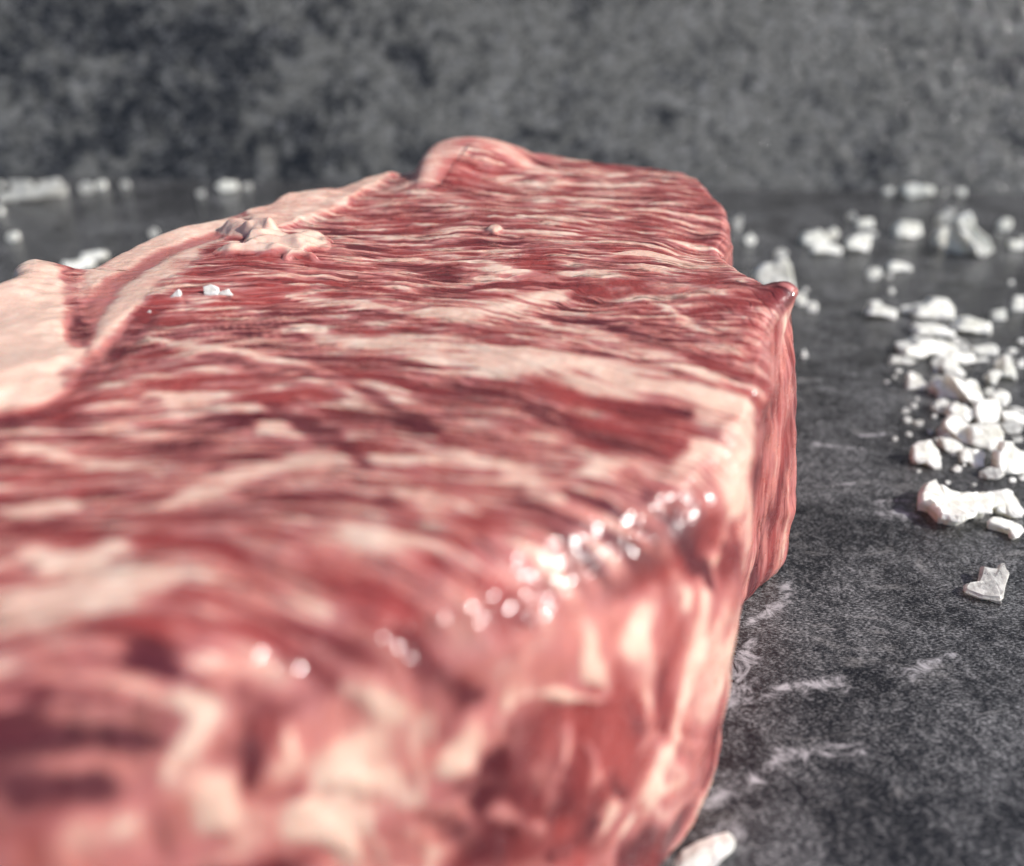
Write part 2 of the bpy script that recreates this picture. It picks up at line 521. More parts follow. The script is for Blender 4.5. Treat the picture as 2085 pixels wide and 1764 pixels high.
# traced seams of fat: (photo x, y, half width)
FAT = [
    ('seam', [(615, 664, 7), (700, 682, 14), (830, 702, 20), (960, 727, 28), (1080, 748, 34), (1200, 768, 42), (1320, 795, 48), (1430, 822, 40), (1515, 835, 22)]),
    ('', [(830, 642, 12), (950, 642, 22), (1060, 615, 20), (1150, 592, 12)]),
    ('', [(1060, 650, 8), (1200, 682, 13), (1330, 722, 12), (1450, 770, 10), (1530, 795, 7)]),
    ('', [(1160, 526, 7), (1330, 526, 8), (1440, 545, 5)]), ('', [(760, 518, 5), (950, 530, 7), (1100, 560, 10), (1220, 552, 8)]),
    ('', [(580, 596, 6), (690, 612, 9), (830, 642, 7)]), ('', [(900, 478, 3), (1020, 480, 6), (1160, 486, 5), (1300, 500, 4)]),
    ('', [(1040, 445, 4), (1150, 450, 6), (1300, 440, 5)]), ('', [(1000, 400, 4), (1150, 402, 5), (1260, 410, 4)]),
    ('', [(1000, 375, 3), (1130, 378, 4), (1290, 376, 3), (1400, 384, 3)]), ('', [(960, 350, 3), (1080, 356, 4), (1230, 358, 3)]),
    ('', [(1230, 420, 4), (1330, 428, 4), (1420, 440, 3)]), ('', [(680, 476, 4), (790, 480, 4), (880, 490, 3)]),
    ('', [(300, 676, 5), (365, 700, 12), (450, 727, 14), (590, 742, 12), (700, 772, 12), (800, 803, 16), (875, 842, 12)]),
    ('', [(270, 792, 6), (400, 802, 9), (520, 822, 8)]), ('', [(490, 878, 9), (560, 866, 18), (640, 884, 10)]),
    ('', [(300, 1040, 12), (400, 990, 16), (480, 946, 22), (600, 936, 20), (720, 946, 14), (870, 942, 10), (1000, 962, 10), (1110, 1002, 14), (1180, 1040, 14)]),
    ('', [(-20, 918, 9), (120, 930, 13), (250, 948, 9), (330, 960, 7)]), ('', [(-20, 1032, 11), (110, 1036, 10), (200, 1042, 8)]),
    ('', [(85, 1120, 22), (105, 1150, 24)]), ('', [(170, 1150, 22), (235, 1110, 22)]),
    ('', [(-20, 1240, 40), (150, 1228, 46), (300, 1208, 32), (430, 1180, 16)]),
    ('', [(560, 1060, 16), (690, 1105, 34), (830, 1100, 34), (950, 1130, 34)]), ('', [(740, 1020, 16), (860, 1010, 14), (960, 1040, 12)]),
    ('', [(1120, 1000, 16), (1220, 962, 24), (1290, 952, 20)]),
    ('', [(1030, 880, 8), (1120, 905, 10), (1230, 945, 12)]), ('', [(770, 880, 8), (900, 890, 8), (1010, 905, 7)]),
    ('', [(1500, 860, 30), (1495, 950, 42), (1475, 1050, 44), (1450, 1150, 38), (1430, 1250, 34), (1415, 1350, 24), (1370, 1500, 20), (1330, 1600, 22), (1270, 1720, 16)]),
    ('', [(1400, 965, 20), (1450, 920, 26)]),
    ('', [(1085, 1112, 12), (1130, 1170, 18), (1190, 1280, 17), (1232, 1385, 14), (1262, 1460, 9)]),
    ('', [(1330, 1080, 15), (1362, 1140, 22), (1400, 1210, 28), (1420, 1290, 28)]),
    ('', [(516, 1331, 24), (430, 1385, 22), (365, 1465, 28), (295, 1570, 34)]), ('', [(516, 1331, 22), (560, 1435, 18), (610, 1555, 22)]),
    ('', [(430, 1610, 34), (445, 1660, 34)]), ('', [(683, 1396, 18), (806, 1433, 22), (870, 1490, 20)]), ('', [(690, 1570, 30), (745, 1595, 30)]),
    ('', [(940, 1520, 30), (950, 1560, 26)]), ('', [(1002, 1537, 14), (1030, 1460, 9), (1036, 1421, 10), (1150, 1400, 13), (1244, 1412, 12)]),
    ('', [(1152, 1440, 12), (1152, 1513, 18), (1140, 1560, 14)]), ('', [(1255, 1170, 7), (1258, 1280, 7)]),
    ('', [(996, 1646, 16), (1090, 1682, 14)]), ('', [(1200, 1500, 10), (1210, 1580, 14)]), ('', [(1240, 1640, 14), (1230, 1690, 14)]),
    ('', [(150, 1700, 30), (220, 1680, 34)]), ('', [(620, 1690, 24), (680, 1740, 20)]), ('', [(-10, 1440, 24), (100, 1430, 30)]),
    ('', [(1310, 620, 5), (1390, 650, 8), (1470, 690, 8)]), ('', [(1130, 700, 6), (1230, 720, 8), (1330, 745, 6)])]
LEAN = [
    ([(1195, 828, 6), (1290, 842, 17), (1385, 852, 8)], 1.0), ([(1100, 850, 10), (1200, 880, 22), (1330, 905, 26), (1400, 905, 14)], .7),
    ([(840, 1325, 40), (890, 1400, 46), (960, 1420, 40)], .85), ([(1000, 1290, 26), (1090, 1280, 26)], .75), ([(290, 1335, 36), (320, 1350, 36)], .8),
    ([(505, 1500, 26), (512, 1570, 26)], .75), ([(70, 1600, 40), (160, 1590, 40)], .8), ([(1330, 1010, 20), (1385, 1085, 20), (1435, 1165, 20), (1470, 1215, 10)], .95),
    ([(560, 820, 8), (640, 850, 12), (710, 910, 12), (760, 960, 9)], .6), ([(420, 740, 6), (560, 742, 8), (720, 772, 8), (850, 880, 14)], .6),
    ([(1290, 1420, 22), (1310, 1480, 24)], .7), ([(1200, 1690, 24), (1130, 1720, 20)], .7), ([(1250, 1560, 14), (1270, 1620, 16)], .6),
    ([(780, 1030, 14), (830, 1050, 18)], .5), ([(1050, 1010, 10), (1130, 1040, 12)], .45), ([(300, 1480, 20), (200, 1470, 24)], .4),
    ([(830, 1660, 26), (900, 1700, 30)], .6), ([(560, 1650, 20), (600, 1640, 20)], .4), ([(1100, 640, 5), (1230, 655, 8), (1360, 700, 8)], .45),
    ([(1150, 720, 6), (1300, 745, 9), (1440, 790, 9)], .45)]
seam_d = np.zeros(nv, dtype=np.float32)
wv = np.stack([gnoise(P * 1.3, 51), gnoise(P * 1.3 + 3.1, 52), gnoise(P * 1.3 + 7.7, 53)], 1) * 0.13
wv += np.stack([gnoise(P * 3.6, 54), gnoise(P * 3.6 + 3.1, 55), gnoise(P * 3.6 + 7.7, 56)], 1) * 0.055
wv += np.stack([gnoise(P * 9, 57), gnoise(P * 9 + 3.1, 58), gnoise(P * 9 + 7.7, 59)], 1) * 0.018
PW = (P + wv).astype(np.float32)
wob = 0.30 * fbm(np.stack([Sc * 1.8, Wc * 5, Z * 2.5], 1), 3, 61)
fine = topness * sstep(4.2, 6.0, Y) * (0.5 * gnoise(np.stack([Sc * 2.2, Wc * 9, Z * 0], 1), 63) + .3 * gnoise(np.stack([Sc * 3, Wc * 19, Z * 0], 1), 64))
bias = np.full(nv, -0.05, dtype=np.float32)
for nm, st in FAT:
    p3, w3 = stroke3(st)
    if len(w3) > 2 and nm == '':
        w3[0] *= .35
        w3[-1] *= .35
    f = np.clip(segdist(PW, p3, w3 * (1.25 if nm else 2.0 if p3[:, 2].mean() < 2.95 else 1.45)), 0, 1)
    bias = np.maximum(bias, f ** (1.0 + .4 * (1 - topness)) * (1.0 if nm == '' else 1.3))
    if nm == 'seam':
        seam_d = sstep(0.3, .7, f + wob * .6)
field = marb * 0.95 + (.74 - .06 * topness) * bias + 0.60 * fine + 0.05
fat = sstep(-0.55, 0.95, field)
ridge = sstep(.1, .7, bias)
deep = 0.48 + 0.65 * fbm(np.stack([Sc * .8, Wc * 1.3, Z * .9], 1), 3, 71)
for st, amt in LEAN:
    p3, w3 = stroke3(st)
    f = sstep(0.05, 0.75, segdist(PW, p3, w3 * 1.7) + .5 * wob)
    fat = fat * (1 - f * min(1, amt + .1))
    deep = deep + f * amt * .5


def poly_sd(poly):
    """signed distance (positive inside) in plan to a traced outline laid on the upper face"""
    q = np.array([hit(x, y)[:2] for x, y in poly], dtype=np.float32)
    lo, hi = q.min(0) - 1, q.max(0) + 1
    res = np.full(nv, -1.0, dtype=np.float32)
    sel = np.where((X > lo[0]) & (X < hi[0]) & (Y > lo[1]) & (Y < hi[1]))[0]
    x, y = X[sel], Y[sel]
    dmin = np.full(len(sel), 9.0)
    ins = np.zeros(len(sel), bool)
    for a, b in zip(q, np.roll(q, -1, 0)):
        d = b - a
        t = np.clip(((x - a[0]) * d[0] + (y - a[1]) * d[1]) / max(d @ d, 1e-9), 0, 1)
        dmin = np.minimum(dmin, np.hypot(x - a[0] - t * d[0], y - a[1] - t * d[1]))
        c = (a[1] > y) != (b[1] > y)
        xi = a[0] + (y - a[1]) / (d[1] if abs(d[1]) > 1e-9 else 1e-9) * d[0]
        ins ^= c & (x < xi)
    res[sel] = np.where(ins, dmin, -dmin)
    return res


rag = 0.07 * fbm(P * 1.7, 3, 81) + 0.03 * gnoise(P * 7, 83)
cap = poly_sd([(-400, 560), (0, 560), (20, 500), (145, 500), (150, 560), (152, 610), (165, 680), (188, 735), (150, 800), (80, 835), (0, 856), (-400, 960)]) + rag * 2.2
rimf = poly_sd([(150, 500), (270, 450), (500, 395), (480, 470), (425, 510), (380, 560), (300, 615), (250, 680), (205, 738), (170, 680), (152, 600)]) + rag
farf = poly_sd([(480, 380), (600, 360), (740, 330), (846, 335), (800, 360), (740, 398), (660, 444), (575, 472), (530, 470), (500, 455)]) + rag
lp = np.array([at_z(x, y + 7, 3.5) for x, y in ((862, 330), (880, 308), (912, 289), (960, 284), (1020, 291), (1080, 304), (1130, 314))])
lobe_d = segdist(P * [1, 1, .3], (lp + [0, -.15, 0]) * [1, 1, .3], np.array([.4, .55, .7, .75, .7, .5, .3]))
lobe = segdist(P * [1, 1, .3], (lp + [0, .0, 0]) * [1, 1, .3], np.array([.26, .34, .42, .42, .36, .28, .18])) + rag
flap = poly_sd(crop('L', [(1290, 632), (1400, 625), (1560, 635), (1680, 622), (1740, 636), (1748, 690), (1700, 722), (1640, 742), (1690, 775), (1560, 778), (1500, 795), (1480, 765), (1300, 762), (1150, 755), (1150, 728), (1290, 722)])) + rag * .7 + .03 * gnoise(P * 6, 122)
crumb = poly_sd([(988, 478), (994, 468), (1012, 465), (1024, 470), (1022, 480), (1006, 485)]) + rag * .15
crumb2 = poly_sd([(1352, 648), (1372, 640), (1400, 646), (1400, 656), (1372, 658)]) + rag * .15
fat = np.maximum(fat, sstep(-.14, .2, cap) * np.clip(.98 + .45 * fbm(P * 1.1, 3, 121), .35, 1.1))
for f, k in ( (farf, .8), (flap, .92), (crumb, .95), (crumb2, .8)):
    m = sstep(-0.04, 0.1, f)
    fat = np.maximum(fat, m * (k + 0.22 * marb))
fat = np.maximum(fat, sstep(-.3, .8, lobe) * .66)
rm = sstep(-0.06, 0.12, rimf)
fat = fat * (1 - rm) + rm * np.clip(0.86 + 0.4 * fbm(np.stack([X * 1.4 + Y * .9, Y * .8 - X * .3, Z], 1), 3, 91), .2, .95)
# pink streaks between the fat cap, the fat rim and the eye of the meat
groove = np.zeros(nv, dtype=np.float32)
for st, amt in (([(440, 478, 7), (320, 522, 9), (225, 580, 10), (165, 655, 12), (158, 700, 8)], .65), ([(300, 632, 10), (235, 700, 12), (165, 800, 12), (70, 852, 10), (-60, 880, 12)], .7),
                ([(150, 545, 8), (160, 600, 8), (170, 660, 8)], .35)):
    p3, w3 = stroke3(st)
    f = sstep(-.2, .7, segdist(P, p3, w3 * 1.3) + wob * .6)
    fat *= 1 - .8 * f * amt
    deep += .35 * f * amt
    groove = np.maximum(groove, f * amt)
# lean skin of the right-hand side
side = (1 - sstep(0.2, 0.6, NRM[:, 2])) * sstep(6.1, 6.6, Y + 0.25 * (Z - 1.6) * .6 + .25 * gnoise(P * 1.2, 95)) * sstep(1.2, 1.8, X)
str_ = fbm(np.stack([arc * 5.5, Z * .8, Z * 0], 1), 3, 97)
fat = fat * (1 - side) + side * np.clip(0.32 + 0.40 * str_ + .25 * gnoise(P * 1.6, 133), 0, .85)
deep = deep * (1 - side) + side * (0.55 + .5 * gnoise(np.stack([arc * 2, Z * 1.2, Z * 0], 1), 99))
fat = np.clip(fat, 0, 1.1)
deep = np.clip(deep, 0, 1)

# relief
h = 0.075 * fbm(P * 0.55, 2, 101) * topness
h += 0.014 * (fat - 0.45) + 0.008 * ridge
ff = np.stack([Sc * 1.3, Wc * 13, Z * 0], 1)
calm = np.maximum.reduce([.6 * side, .75 * sstep(0, .1, rimf), sstep(-.02, .05, flap), .9 * (1 - sstep(.55, .96, NRM[:, 2])) * (1 - side), sstep(0, .1, cap), .6 * sstep(0, .1, farf), .7 * ridge, sstep(0, .1, lobe)])
h += topness * (1 - .9 * calm) * (0.008 * gnoise(ff, 103) + 0.005 * gnoise(ff * [1.6, 2.3, 1], 104))
h += (1 - topness) * (0.03 * fbm(np.stack([arc * 2.2, Z * 1.1, X], 1), 3, 105) + side * 0.011 * str_)
h += (1 - .8 * calm * topness) * (0.010 * gnoise(P * 5.5, 107) * (0.4 + fat) + 0.0045 * gnoise(P * 14, 108))
h += 0.075 * sstep(-.12, .45, cap) * (1 + .5 * gnoise(P * 1.4, 131)) - 0.025 * groove
h += 0.075 * np.clip(flap / .10, 0, 1) ** .6 * (1 + .8 * gnoise(P * 5, 109)) + 0.04 * sstep(-.02, .05, crumb) + .02 * sstep(-.03, .08, crumb2)
fat = np.maximum(fat, sstep(-.02, .03, crumb))
h += 0.05 * sstep(-.05, .12, farf) * (1 + .5 * gnoise(P * 3, 110))
# beads of fat and moisture along the near edge
edge = sstep(0.15, .5, NRM[:, 2]) * (1 - sstep(.75, .98, NRM[:, 2])) * (1 - sstep(8.0, 9.0, Y))
h += edge * (.10 * gnoise(P * .9, 115) + .025 * gnoise(P * 2.1, 116))
h += edge * (0.022 * np.abs(gnoise(P * 6, 111)) + 0.018 * np.abs(gnoise(P * 12, 113)))
h += (1 - topness) * .03 * fbm(P * 1.3, 2, 114)
# a torn fin of fat standing up beside the flap, and the raised lobe at the far end
p3, w3 = stroke3([(476, 470, 6), (500, 474, 8), (535, 480, 8), (552, 484, 4)])
w3[:] = [.22, .30, .26, .16]
fin = segdist(P, p3, w3)
fin_m = np.clip(fin, 0, 1)
h += 0.14 * sstep(0, 1, fin_m)
fat = np.maximum(fat, sstep(0, .3, fin) * .75)
calm = np.maximum(calm, sstep(0, .3, fin))
h += 0.05 * sstep(-.1, .8, lobe_d)
for (bx0, by0, br, bh) in ((1608, 604, .30, .085), (1606, 1045, .26, .035), (1598, 1150, .22, .04), (1490, 470, .5, .10), (1548, 800, .3, .06), (1480, 880, .35, .05), (1606, 700, .4, -.07)):
    h += bh * sstep(0, 1, segdist(P, [hit(bx0, by0)], [br]))
wet = np.clip(.22 + .5 * sstep(0, .2, cap) + .52 * sstep(.3, .6, NRM[:, 2]) * (1 - sstep(.93, .995, NRM[:, 2])) * (1 - sstep(9, 10, Y)) + .7 * sstep(0, .05, flap), 0, 1)
D = SV + NRM * h[:, None]
# jagged outline of the trimmed left edge
D[:, 2] = np.maximum(D[:, 2], 0.012)
NRM2 = vnormals(D, SF)

# ------------------------------------------------------------------ steak: material
k = N('raw_beef')
fatv, deepv, calmv = k.attr('fat'), k.attr('deep'), k.attr('calm')
wild = k.math('SUBTRACT', 1.0, calmv)
fv = k.attr('fib', 'Vector')
tc = k.new('ShaderNodeTexCoord').outputs['Object']
strand = k.noise(k.mapping(fv, (3.0, 24, 1)), 1.0, 4, 0.65, 0.2)
strand2 = k.noise(k.mapping(fv, (1.9, 9, 1)), 1.0, 3, 0.6, 0.5)
crk = k.noise(k.mapping(fv, (1.0, 13, 1)), 1.0, 3, 0.55, 0.6)
crack = k.step(k.math('ABSOLUTE', k.math('SUBTRACT', crk, 0.5)), 0.0, 0.045, 1.0, 0.0)
crack = k.math('MULTIPLY', k.math('MULTIPLY', crack, wild), k.step(strand2, 0.42, 0.58))
mott = k.noise(tc, 420, 3, 0.6)
speck = k.noise(tc, 1500, 2, 0.6)
fs = k.math('ADD', k.math('MULTIPLY', k.math('SUBTRACT', strand, 0.5), 1.15), k.math('MULTIPLY', k.math('SUBTRACT', strand2, 0.5), 0.7))
fsum = k.math('ADD', fatv, k.math('MULTIPLY', fs, k.math('ADD', 0.2, k.math('MULTIPLY', wild, 0.8))))
fsum = k.math('ADD', fsum, k.math('MULTIPLY', k.math('SUBTRACT', mott, 0.5), 0.22))
dsum = k.math('ADD', deepv, k.math('MULTIPLY', k.math('SUBTRACT', strand, 0.5), 0.9))
lean = k.mix(k.step(dsum, 0.1, 0.95), (0.31, 0.058, 0.054), (0.10, 0.020, 0.026))
mid = k.mix(k.step(mott, 0.35, 0.65), (0.51, 0.185, 0.158), (0.44, 0.155, 0.148))
fatc = k.mix(k.math('MAXIMUM', k.step(mott, 0.35, 0.68), k.math('MULTIPLY', calmv, 0.6)), (0.66, 0.38, 0.295), (0.78, 0.56, 0.45))
col = k.mix(k.step(fsum, 0.10, 0.48), lean, mid)
col = k.mix(k.step(fsum, 0.46, 0.86), col, fatc)
col = k.mix(k.math('MULTIPLY', crack, 0.75), col, (0.09, 0.020, 0.022))
k.put(k.b.inputs['Base Color'], col)
k.b.inputs['Subsurface Weight'].default_value = 0.4
k.b.inputs['Subsurface Radius'].default_value = (1.0, 0.35, 0.22)
k.b.inputs['Subsurface Scale'].default_value = 0.0009
k.b.inputs['IOR'].default_value = 1.36
k.b.inputs['Specular IOR Level'].default_value = 0.35
k.put(k.b.inputs['Roughness'], k.step(mott, 0.3, 0.7, 0.24, 0.42))
hgt = k.math('SUBTRACT', k.math('MULTIPLY', strand, wild), k.math('MULTIPLY', crack, 0.5))
b1 = k.bump(hgt, 0.00028, 0.8)
b2 = k.bump(k.math('MULTIPLY', mott, k.math('ADD', 0.25, k.math('MULTIPLY', wild, 0.75))), 0.00028, 0.5, b1)
b3 = k.bump(speck, 0.00012, 0.5, b2)
k.put(k.b.inputs['Normal'], b3)
k.put(k.b.inputs['Coat Weight'], k.attr('wet'))
k.b.inputs['Coat IOR'].default_value = 1.38
k.b.inputs['Coat Roughness'].default_value = 0.12
bead = k.noise(tc, 520, 2, 0.5)
k.put(k.b.inputs['Coat Normal'], k.bump(bead, 0.00045, 0.8))
beef = k.m

steak = bpy.data.objects.new('raw_steak', None)
C.objects.link(steak)
steak.location = (0, 0, 0)
tag(steak, 'thick marbled raw beef steak lying on the dark slate tabletop', 'steak')

# cut the one continuous surface into its pieces along the seams between meat and fat
flag = np.zeros(nv, dtype=np.int8)
flag[(seam_d > .5)] = 1
flag[(farf > 0) | (rimf > 0.0)] = 2
flag[cap > 0] = 3
flag[lobe > 0.1] = 4
flag[(flap > 0) | (fin > 0.02)] = 5
flag[(crumb > 0)] = 6
flag[(side > .5) & (SW > 0)] = 7
flag[(SW > 0) & (flag != 7)] = np.where(np.isin(flag[(SW > 0) & (flag != 7)], (2, 3)), flag[(SW > 0) & (flag != 7)], 0)
fl = np.sort(flag[SF], axis=1)[:, 2]
PARTS = [('meat', None), ('fat_seam', 'broad pale band of fat running across the cut face'), ('fat_rim', 'pinkish peach fat along the trimmed far left edge'),
         ('fat_cap', 'large smooth pale lump of fat at the left edge'), ('fat_lobe', 'rounded peach roll of fat at the far end'),
         ('fat_flap', 'torn flap of glistening fat lying on the cut face'), ('fat_crumb', 'tiny white crumb of fat on the cut face'), ('side_muscle', 'purplish pink streaked lean side wall')]
for pi, (nm, lab) in enumerate(PARTS):
    fs = SF[fl == pi]
    if not len(fs):
        continue
    used, inv = np.unique(fs, return_inverse=True)
    fs = inv.reshape(-1, 4)
    m = bpy.data.meshes.new(nm)
    vv = (D[used] * CM).astype(np.float32)
    nn = NRM2[used]
    ff_ = fs.tolist()
    if nm == 'meat':
        # close the underside
        ring = np.searchsorted(used, foot)
        ok = (ring < len(used)) & (used[np.clip(ring, 0, len(used) - 1)] == foot)
        vv = np.concatenate([vv, [[CEN[0] * CM, CEN[1] * CM, 0.00012]]]).astype(np.float32)
        nn = np.concatenate([nn, [[0, 0, -1.0]]])
        for a, b, oa, ob in zip(ring, np.roll(ring, -1), ok, np.roll(ok, -1)):
            if oa and ob:
                ff_.append([int(b), int(a), len(vv) - 1])
    m.from_pydata(vv.tolist(), [], ff_)
    m.polygons.foreach_set('use_smooth', np.ones(len(m.polygons), dtype=bool))
    ex = len(vv) - len(used)
    pad = lambda a: np.concatenate([a[used], np.zeros((ex,) + a.shape[1:])]) if ex else a[used]
    set_attr(m, 'fat', pad(fat))
    set_attr(m, 'deep', pad(deep))
    set_attr(m, 'calm', pad(calm))
    set_attr(m, 'wet', pad(wet))
    fb = fib * topness[:, None] + (1 - topness[:, None]) * np.stack([Z * .6, arc * .7, X * 0], 1)
    set_attr(m, 'fib', pad(fb))
    m.materials.append(beef)
    m.update()
    m.normals_split_custom_set_from_vertices(nn.tolist())
    o = bpy.data.objects.new(nm, m)
    C.objects.link(o)
    o.parent = steak
    if lab:
        o['label'] = lab

# ------------------------------------------------------------------ salt
k = N('salt_crystal')
tc = k.new('ShaderNodeTexCoord').outputs['Object']
cl = k.noise(tc, 700, 4, 0.6)
k.put(k.b.inputs['Base Color'], k.mix(k.step(cl, 0.3, 0.7), (0.93, 0.89, 0.78), (0.985, 0.955, 0.87)))
k.put(k.b.inputs['Transmission Weight'], k.step(cl, 0.35, 0.65, 0.22, 0.0))
k.b.inputs['Subsurface Weight'].default_value = 0.6
k.b.inputs['Subsurface Radius'].default_value = (1, 1, .95)
k.b.inputs['Subsurface Scale'].default_value = 0.0010
k.put(k.b.inputs['Roughness'], k.step(cl, 0.3, 0.7, 0.2, 0.45))
k.put(k.b.inputs['Normal'], k.bump(k.noise(tc, 1600, 3, 0.6), 0.0002, 0.6))
salt = k.m
k = N('clear_salt')
tc = k.new('ShaderNodeTexCoord').outputs['Object']
cl = k.noise(tc, 900, 4, 0.65)
k.put(k.b.inputs['Base Color'], (0.97, 0.955, 0.90, 1))
k.put(k.b.inputs['Transmission Weight'], k.step(cl, 0.3, 0.7, 0.75, 0.4))
k.b.inputs['IOR'].default_value = 1.4
k.put(k.b.inputs['Roughness'], k.step(cl, 0.3, 0.7, 0.25, 0.5))
k.put(k.b.inputs['Normal'], k.bump(k.noise(tc, 1800, 3, 0.6), 0.0002, 0.7))
clear = k.m


def crystal(name, c, pts, lean, label, rnd, mat=None, base=0.0, group='salt crystals scattered on the tabletop', thick=1.0, extra=None):
    """A broken crystal from its traced outline: the seen face leans back by `lean` degrees from upright and stands on its own foot."""
    pts = crop(c, pts)
    low = max(pts, key=lambda p: p[1])
    foot_ = at_z(low[0], low[1], base)
    n = np.array([0, -math.cos(R(lean)), math.sin(R(lean))])     # face normal
    org = np.array([0, 0, CAM_H])
    th0 = 0.0
    q = []
    m = len(pts)
    dense = []
    for i in range(m):                                             # rough the broken edge a little
        a, b = np.array(pts[i]), np.array(pts[(i + 1) % m])
        L = np.linalg.norm(b - a)
        dense.append(a)
        if L > 9:
            nn_ = np.array([-(b - a)[1], (b - a)[0]]) / L
            dense.append((a + b) / 2 + nn_ * rnd.uniform(-.07, .07) * L)
    for p in dense:
        d = ray(p[0], p[1])
        t = np.dot(foot_ - org, n) / np.dot(d, n)
        q.append(org + d * t)
    q = np.array(q)
    q = q.mean(0) + (q - q.mean(0)) * np.array([1.05, 1.05, 1.05])
    size = max(np.ptp(q[:, 0]), np.ptp(q[:, 2]), np.ptp(q[:, 1]) * .6)
    minz = base + (0.05 * size if lean > 70 else 0)
    q[:, 2] = np.maximum(q[:, 2], minz + 0.002)
    if lean > 70:
        q[:, 2] += 0.09 * size * thick
    cen = q.mean(0)
    ins = cen + (q - cen) * 0.88 + n * size * 0.03 + np.array([[rnd.uniform(-.02, .02) for _ in range(3)] for _ in q]) * size
    tl = rnd.uniform(-.25, .25)
    ins += n * (np.array([rnd.uniform(0, .012) + (0.04 if (a_ - cen)[0] * tl > 0 else 0) for a_ in q]) * size)[:, None]
    top = cen + n * size * rnd.uniform(.03, .07) + np.array([rnd.uniform(-.12, .12), 0, 0]) * size
    back = q.copy()
    dep = size * rnd.uniform(.22, .38) * thick
    back[:, 1] += dep * (math.cos(R(lean)) + .15)
    back[:, :2] = back[:, :2].mean(0) + (back[:, :2] - back[:, :2].mean(0)) * 0.93
    foot_ring = back.copy()
    foot_ring[:, 2] = base
    foot_ring[:, :2] = foot_ring[:, :2].mean(0) + (foot_ring[:, :2] - foot_ring[:, :2].mean(0)) * .95
    backu = back.copy()
    backu[:, 2] = base + (backu[:, 2] - base) * 0.82
    M = len(q)
    V = np.concatenate([q, ins, [top], backu, foot_ring])
    F = []
    for i in range(M):
        j = (i + 1) % M
        F += [(i, j, M + j), (i, M + j, M + i), (M + i, M + j, 2 * M)]
        F += [(j, i, 2 * M + 1 + i), (j, 2 * M + 1 + i, 2 * M + 1 + j)]
        F += [(2 * M + 1 + j, 2 * M + 1 + i, 3 * M + 1 + i, 3 * M + 1 + j)]
    if extra:
        for bar in extra:
            (ax, ay), (bx_, by_), w = bar
            (A_,), (B_,) = crop(c, [(ax, ay)]), crop(c, [(bx_, by_)])
            A3, B3 = at_z(A_[0], A_[1], base), at_z(B_[0], B_[1], base)
            dv = (B3 - A3) / np.linalg.norm(B3 - A3)
            sv = np.array([-dv[1], dv[0], 0])
            b0 = len(V)
            hh = w * 1.5
            V = np.concatenate([V, [A3 + sv * w, A3 - sv * w, B3 - sv * w * .8, B3 + sv * w * .8,
                                    A3 + sv * w * .7 + [0, 0, hh], A3 - sv * w * .6 + [0, 0, hh * .8], B3 - sv * w * .5 + [0, 0, hh * .9], B3 + sv * w * .6 + [0, 0, hh * 1.1]]])
            F += [(b0 + 4, b0 + 5, b0 + 6, b0 + 7), (b0, b0 + 1, b0 + 5, b0 + 4), (b0 + 1, b0 + 2, b0 + 6, b0 + 5), (b0 + 2, b0 + 3, b0 + 7, b0 + 6), (b0 + 3, b0, b0 + 4, b0 + 7)]
    # origin at the crystal's own foot
    o0 = np.array([V[:, 0].mean(), V[:, 1].mean(), base])
    o = mesh_obj(name, V - o0, F, mat or salt, smooth=False)
    o.location = o0 * CM
    import bmesh
    bm = bmesh.new()
    bm.from_mesh(o.data)
    bmesh.ops.recalc_face_normals(bm, faces=bm.faces)
    bm.to_mesh(o.data)
    bm.free()
    tag(o, label, 'salt', group)
    return o


